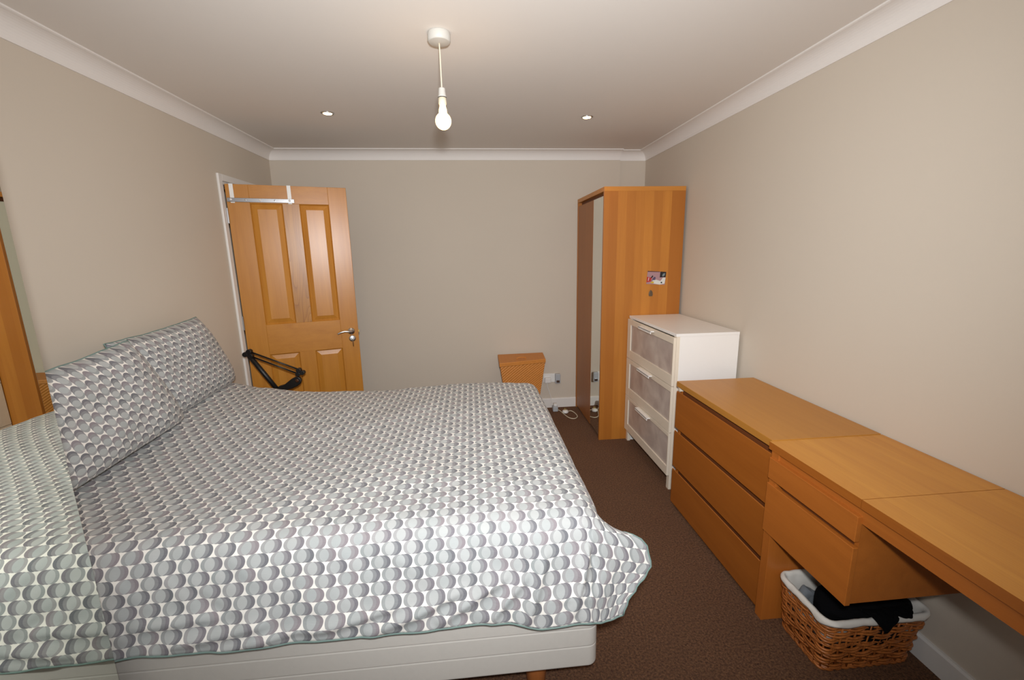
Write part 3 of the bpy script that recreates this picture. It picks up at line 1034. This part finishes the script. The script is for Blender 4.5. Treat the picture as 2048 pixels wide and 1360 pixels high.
# ------------------------------------------------------------------ desk with drawer unit
X0, X1 = 2.7877, 3.266
dk = thing('oak_desk', 'long oak desk with a hung two-drawer unit along the right wall', 'desk', (3.03, 0.8, 0))
for y0, y1 in ((1.0785, 1.4885), (0.07, 1.0765)):
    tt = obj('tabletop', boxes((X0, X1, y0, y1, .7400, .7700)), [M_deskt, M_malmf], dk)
    for p in tt.data.polygons:
        if p.normal.z < 0.5:
            p.material_index = 1  # darker veneer paints the weaker light on edges and underside
obj('apron', boxes((X0 + .012, X0 + .030, 0.11, 1.435, .688, .7398)), M_deskf, dk)
obj('apron', boxes((X1 - .03, X1 - .012, 0.11, 1.435, .60, .7398)), M_deskf, dk)
obj('leg_panel', boxes((X0 + .004, X1, 1.436, 1.476, 0, .7398)), M_desks, dk, bevel=0.001)
obj('leg_panel', boxes((X0 + .004, X1, 0.07, 0.11, 0, .7398)), M_desks, dk, bevel=0.001)
obj('gap_shade_board', boxes((X0 + .019, X0 + .030, 1.0985, 1.4175, .4165, .700)), M_gap, dk)  # added dark board, paints shade into the gap between the drawers
un = obj('drawer_unit', boxes((X0 + .018, X1 - .06, 1.082, 1.098, .402, .7395), (X0 + .031, X1 - .06, 1.418, 1.434, .402, .7395), (X0 + .018, X1 - .06, 1.098, 1.434, .402, .416),
                              (X1 - .076, X1 - .06, 1.098, 1.418, .416, .7395), (X0 + .034, X0 + .040, 1.0985, 1.4175, .4165, .735)), M_deskf, dk)
for z0, z1 in ((0.626, 0.712), (0.399, 0.605)):
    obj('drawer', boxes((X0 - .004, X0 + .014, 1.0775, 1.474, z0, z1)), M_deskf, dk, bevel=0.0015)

# ------------------------------------------------------------------ wicker basket under the desk
def rr_at(x0, x1, y0, y1, r, n_total):
    """evenly spaced points round a rounded rectangle"""
    pts = rrect(x0, x1, y0, y1, r, 8)
    P = [Vector((p[0], p[1], 0)) for p in pts] + [Vector((pts[0][0], pts[0][1], 0))]
    L = [0]
    for a, b in zip(P, P[1:]):
        L.append(L[-1] + (b - a).length)
    out = []
    k = 0
    for i in range(n_total):
        t = L[-1] * i / n_total
        while L[k + 1] < t:
            k += 1
        f = (t - L[k]) / max(1e-9, L[k + 1] - L[k])
        p = P[k].lerp(P[k + 1], f)
        q = (P[k + 1] - P[k])
        nrm = Vector((q.y, -q.x, 0)).normalized() if q.length > 1e-9 else Vector((1, 0, 0))
        out.append((p, nrm))
    return out


BKH = 0.225
def bsk(z):
    k = z / BKH
    return (lerp(2.862, 2.842, k), lerp(3.205, 3.235, k), lerp(1.205, 1.178, k), lerp(1.412, 1.422, k))
bk = thing('wicker_basket', 'open wicker basket with white cloth lining under the desk drawers', 'basket', (3.04, 1.30, 0))
NS = 44       # stakes
bm = B()
rows = 17
for r_ in range(rows):
    z = 0.012 + (BKH - 0.022) * r_ / (rows - 1)
    if r_ == 9:
        continue
    x0, x1, y0, y1 = bsk(z)
    loop = rr_at(x0, x1, y0, y1, 0.03, NS * 4)
    amp = 0.0048
    path = []
    for i, (p, nrm) in enumerate(loop):
        ph = pi * i / 4 / 1.0
        o_ = amp * sin(ph * 0.5 + (pi * (r_ // 2)))
        path.append(p + nrm * o_ + Vector((0, 0, z + 0.0022 * N(i * 0.35, r_ * 3.1) + 0.001 * sin(ph * 0.5 + r_))))
    path.append(path[0].copy())
    tube(bm, path, 0.0046, 6, cap=False)
for z, rr in ((0.006, 0.007), (BKH * 0.53, 0.0035), (BKH - 0.003, 0.007)):
    x0, x1, y0, y1 = bsk(z)
    for tw in (0, pi):
        loop = rr_at(x0, x1, y0, y1, 0.03, NS * 4)
        path = [p + nrm * (0.003 * sin(i * 0.6 + tw)) + Vector((0, 0, z + 0.003 * cos(i * 0.6 + tw))) for i, (p, nrm) in enumerate(loop)]
        path.append(path[0].copy())
        tube(bm, path, rr * 0.8, 6, cap=False)
obj('weave', bm, M_wicker, bk, smooth=True)
bm = B()
for i in range(NS):
    pts = []
    for z in (0.004, BKH * .5, BKH):
        x0, x1, y0, y1 = bsk(z)
        p, nrm = rr_at(x0, x1, y0, y1, 0.03, NS)[i]
        pts.append(p + Vector((0, 0, z)))
    tube(bm, pts, 0.0035, 6)
obj('stakes', bm, M_wicker, bk, smooth=True)
obj('bottom', boxes((2.872, 3.195, 1.216, 1.402, 0.004, 0.012)), M_wicker, bk)
# lining turned over the rim
bm = B()
prof = [(-0.014, 0.10), (-0.012, 0.16), (-0.010, BKH - 0.004), (-0.004, BKH + 0.009), (0.005, BKH + 0.010), (0.011, BKH + 0.001), (0.0125, BKH - 0.006), (0.0115, BKH - 0.013)]
rings = []
nL = 160
for off, z in prof:
    x0, x1, y0, y1 = bsk(min(z, BKH))
    loop = rr_at(x0, x1, y0, y1, 0.03, nL)
    ring = []
    for i, (p, nrm) in enumerate(loop):
        lo = 0.010 * N(i * 0.16, 5.0) if z < BKH and off > 0 else 0
        dip = 0.004 * N(i * 0.09, 1.0)
        ring.append(bm.verts.new(p + nrm * (off + 0.003 * N(i * 0.3, z * 30)) + Vector((0, 0, z + lo + dip))))
    rings.append(ring)
for a, b in zip(rings, rings[1:]):
    for k in range(nL):
        bm.faces.new((a[k], a[(k + 1) % nL], b[(k + 1) % nL], b[k]))
lin_o = obj('lining', bm, M_liner, bk, smooth=True)
s_ = lin_o.modifiers.new('thick', 'SOLIDIFY'); s_.thickness = 0.003
lin_o['label'] = 'white cotton lining folded over the rim'


def heap(name, cx_, cy_, z0, rx, ry, hz, mat, seed, label, cat, base=0.0, e=2.5):
    bm = B()
    nu, nv = 72, 26
    rings = []
    for j in range(nv + 1):
        t = j / nv
        ph = t * pi
        ring = []
        for i in range(nu):
            th = 2 * pi * i / nu
            cx2, sx2 = cos(th), sin(th)
            k = (abs(cx2) ** e + abs(sx2) ** e) ** (-1 / e)
            r = sin(ph) ** 0.6 if 0 < ph < pi else 0.0
            x, y = rx * k * cx2 * r, ry * k * sx2 * r
            z = -cos(ph)
            z = (hz * z) if z > 0 else base * z
            nn = 0.012 * N(x * 22 + seed, y * 22, z * 20) + 0.006 * N(x * 50, y * 50 + seed, z * 50)
            ring.append(bm.verts.new((cx_ + x + nn * 0.5, cy_ + y + nn * 0.5, z0 + z + nn * (1 if z > 0 else 0))))
        rings.append(ring)
    for a, b in zip(rings, rings[1:]):
        for k in range(nu):
            bm.faces.new((a[k], a[(k + 1) % nu], b[(k + 1) % nu], b[k]))
    o = obj(name, bm, mat, smooth=True, loc=(cx_, cy_, z0), doubles=True)
    return tag(o, label, cat)


heap('black_garment', 3.055, 1.268, 0.215, 0.170, 0.086, 0.045, M_blackc, 3.0, 'crumpled black clothing heaped in the wicker basket', 'clothing', 0.185)
heap('grey_garment', 2.914, 1.362, 0.160, 0.034, 0.024, 0.045, M_greyc, 9.0, 'crumpled grey clothing in the far corner of the wicker basket', 'clothing', 0.13)
g = bpy.data.objects['black_garment']
bm = B()
dr_ = smooth_path([(0, 1.225, .236), (0, 1.195, .246), (0, 1.172, .245), (0, 1.158, .236), (0, 1.154, .218), (0, 1.156, .196)], 4)
rings = []
for i in range(60):
    x = 2.985 + 0.185 * i / 59
    cut = interp([(2.985, .25), (3.01, .75), (3.035, .95), (3.06, .70), (3.09, .45), (3.13, .55), (3.17, .2)], x) + 0.06 * N(x * 60, 2)
    n_ = len(dr_)
    ring = []
    for k in range(n_):
        t = k / (n_ - 1) * max(0.1, cut) * (n_ - 1)
        a_ = dr_[int(t)].lerp(dr_[min(int(t) + 1, n_ - 1)], t - int(t))
        ring.append(bm.verts.new((x + 0.004 * N(x * 40, k * .3), a_.y - 0.003 * (1 + N(x * 50, k * .2)), a_.z + 0.005 * N(x * 45, k * .25, 2))))
    rings.append(ring)
for a, b in zip(rings, rings[1:]):
    for k in range(len(a) - 1):
        bm.faces.new((a[k], a[k + 1], b[k + 1], b[k]))
so = obj('sleeve', bm, M_blackc, g, smooth=True)
s_ = so.modifiers.new('thick', 'SOLIDIFY'); s_.thickness = 0.005

# ------------------------------------------------------------------ laundry hamper by the far wall
hp = thing('laundry_hamper', 'cane laundry hamper with flat lid against the far wall', 'hamper', (2.08, 3.83, 0))
HTp = [(1.868, 3.640), (2.284, 3.735), (2.300, 3.990), (1.873, 3.975)]
HB = [(1.945, 3.72), (2.205, 3.775), (2.215, 3.965), (1.95, 3.955)]
bm = B()
nz_ = 46
per = []
def ring_at(t, grow=0.0, n=24):
    c = [Vector((lerp(HB[k][0], HTp[k][0], t), lerp(HB[k][1], HTp[k][1], t), 0)) for k in range(4)]
    cen = sum(c, Vector()) / 4
    out = []
    for k in range(4):
        a, b = c[k], c[(k + 1) % 4]
        for i in range(n):
            p = a.lerp(b, i / n)
            out.append(cen + (p - cen) * (1 + grow))
    return out
rings = []
for j in range(nz_ + 1):
    t = j / nz_
    z = 0.002 + 0.535 * t
    pr = ring_at(t * 0.97)
    cen = sum(pr, Vector()) / len(pr)
    ring = []
    for i, p in enumerate(pr):
        s_ = 0.004 * (1 if (i + j) % 2 else 0)
        ring.append(bm.verts.new(cen + (p - cen) * (1 - s_ / 0.2) + Vector((0, 0, z))))
    rings.append(ring)
for a, b in zip(rings, rings[1:]):
    n = len(a)
    for k in range(n):
        bm.faces.new((a[k], a[(k + 1) % n], b[(k + 1) % n], b[k]))
bm.faces.new(rings[0][::-1]); bm.faces.new(rings[-1])
obj('body', bm, M_rattan, hp)
bm = B()
rings = []
for g_, z in ((0.0, .540), (0.022, .540), (0.022, .550), (0.012, .553), (0.022, .556), (0.022, .566), (0.012, .570), (0.0, .5705)):
    rings.append([bm.verts.new(p + Vector((0, 0, z))) for p in ring_at(1.0, g_ - 0.012)])
for a, b in zip(rings, rings[1:]):
    n = len(a)
    for k in range(n):
        bm.faces.new((a[k], a[(k + 1) % n], b[(k + 1) % n], b[k]))
bm.faces.new(rings[0][::-1]); bm.faces.new(rings[-1])
ld = obj('lid', bm, M_rattan, hp)
bm = B(); tube(bm, smooth_path([(2.03, 3.76, .571), (2.035, 3.76, .583), (2.07, 3.765, .586), (2.105, 3.77, .583), (2.11, 3.77, .571)], 5), 0.005, 8)
obj('handle', bm, M_rattan, ld, smooth=True)

# ------------------------------------------------------------------ wall socket, plugs and cable
sk = thing('wall_socket', 'white double socket on the far wall beside the hamper', 'socket', (2.385, D, 0.30))
obj('faceplate', boxes((2.312, 2.458, D - .010, D, 0.258, 0.346)), M_wplast, sk, bevel=0.003)
obj('rocker_switch', boxes((2.352, 2.364, D - .014, D - .009, 0.318, 0.334)), M_wplast, sk)
obj('rocker_switch', boxes((2.404, 2.416, D - .014, D - .009, 0.318, 0.334)), M_wplast, sk)
pl = thing('charger_plug', 'pale grey charger plugged into the right side of the double socket', 'charger', (2.44, D - .02, 0.29))
obj('case', boxes((2.425, 2.475, D - .050, D - .0105, 0.252, 0.348)), M_gplast, pl, bevel=0.006)
obj('indicator', boxes((2.434, 2.466, D - .0535, D - .050, 0.262, 0.288)), M_steel, pl, bevel=0.002)
pl = thing('wall_plug', 'white plug in the left side of the double socket', 'plug', (2.35, D - .02, 0.28))
obj('case', boxes((2.322, 2.385, D - .044, D - .0105, 0.258, 0.312)), M_wplast, pl, bevel=0.008)
bm = B(); tube(bm, smooth_path([(2.345, D - .03, .26), (2.35, D - .035, .22), (2.38, D - .04, .12), (2.39, D - .05, .03), (2.40, D - .07, .006)], 6), 0.003, 8)
obj('cord', bm, M_wplast, pl, smooth=True)

ad = thing('extension_socket', 'pale grey extension socket standing on the carpet at the bed foot', 'extension socket', (2.41, 3.93, 0))
obj('body', boxes((2.385, 2.435, 3.905, 3.965, 0.0, 0.050)), M_gplast, ad, bevel=0.006)
obj('plug_top', boxes((2.393, 2.427, 3.912, 3.955, 0.050, 0.078)), M_wplast, ad, bevel=0.006)
pg = thing('loose_plug', 'white plug lying on the carpet in front of the wardrobe with a cream cable loop', 'plug', (2.497, 3.865, 0))
bm = B()
lathe(bm, [(0, 0.0), (0.026, 0.0), (0.030, 0.006), (0.029, 0.018), (0.020, 0.026), (0, 0.028)], (2.497, 3.868, 0.001), 'z', 20)
obj('case', bm, M_wplast, pg, smooth=True)
bm = B()
for dx, dy in ((-0.009, 0), (0.009, 0), (0, 0.011)):
    box(bm, 2.495 + dx - .003, 2.495 + dx + .003, 3.868 + dy - .002, 3.868 + dy + .002, 0.026, 0.044)
obj('pins', bm, M_brass, pg)
bm = B(); tube(bm, smooth_path([(2.437, 3.93, .010), (2.455, 3.90, .008), (2.475, 3.82, .005), (2.500, 3.73, .005), (2.545, 3.70, .005), (2.585, 3.75, .005), (2.580, 3.84, .006), (2.555, 3.885, .010), (2.522, 3.873, .012)], 8), 0.0035, 8)
obj('cable', bm, M_cable, pg, smooth=True)

# ------------------------------------------------------------------ black twin-rod lamp behind the bed
lp = thing('jointed_floor_lamp', 'black jointed lamp with twin-rod arm behind the bed at the door', 'lamp', (0.315, 3.00, 0))
YL = 3.00
bm = B(); lathe(bm, [(0, 0), (0.10, 0), (0.10, 0.012), (0.03, 0.020), (0.014, 0.05), (0, 0.05)], (0.315, YL, 0), 'z', 32)
obj('base', bm, M_blackm, lp, smooth=True, bevel=0.002)
bm = B(); tube(bm, [(0.315, YL, .02), (0.315, YL, .60)], 0.011, 12)
obj('pole', bm, M_blackm, lp, smooth=True)
bm = B(); tube(bm, [(0.315, YL, .59), (0.225, YL, .735), (0.140, YL, .872)], [0.014, 0.016, 0.016], 12)
obj('lower_arm', bm, M_black, lp, smooth=True)
bm = B()
tube(bm, [(0.150, YL - .004, .893), (0.460, YL - .004, .752)], 0.0055, 10)
obj('arm_rod', bm, M_blackm, lp, smooth=True)
bm = B()
tube(bm, [(0.145, YL + .004, .862), (0.440, YL + .004, .724)], 0.0055, 10)
obj('arm_rod', bm, M_blackm, lp, smooth=True)
bm = B()
for x, z, rr in ((0.125, .873, .017), (0.150, .890, .017), (0.155, .862, .017)):
    lathe(bm, [(0, -0.016), (rr, -0.016), (rr, 0.016), (0, 0.016)], (x, YL, z), 'y', 18)
obj('elbow_joint', bm, M_black, lp, bevel=0.002)
bm = B()
for x, z, rr in ((0.455, .748, .016), (0.448, .722, .016), (0.478, .731, .015)):
    lathe(bm, [(0, -0.016), (rr, -0.016), (rr, 0.016), (0, 0.016)], (x, YL, z), 'y', 18)
obj('head_joint', bm, M_black, lp, bevel=0.002)
# flat long head, its far end rounded with a hole
bm = B()
outl = [(0.300, .628), (0.310, .642), (0.350, .652), (0.400, .690), (0.425, .702), (0.448, .704), (0.462, .692), (0.465, .672), (0.455, .652), (0.435, .638), (0.400, .622), (0.36, .612), (0.32, .612)]
a = [bm.verts.new((x, YL - .014, z)) for x, z in outl]; b = [bm.verts.new((x, YL + .014, z)) for x, z in outl]
n = len(outl)
bm.faces.new(a); bm.faces.new(b[::-1])
for k in range(n):
    bm.faces.new((a[k], b[k], b[(k + 1) % n], a[(k + 1) % n]))
hd = obj('lamp_head', bm, M_black, lp, bevel=0.005)
bm = B(); lathe(bm, [(0.0, 0), (0.012, 0), (0.012, -0.002), (0.006, -0.003), (0.0, -0.001)], (0.440, YL - .0145, .678), 'y', 18)
obj('switch', bm, plain('dark_brown_plastic', (70, 40, 24), 0.3), hd, smooth=True)
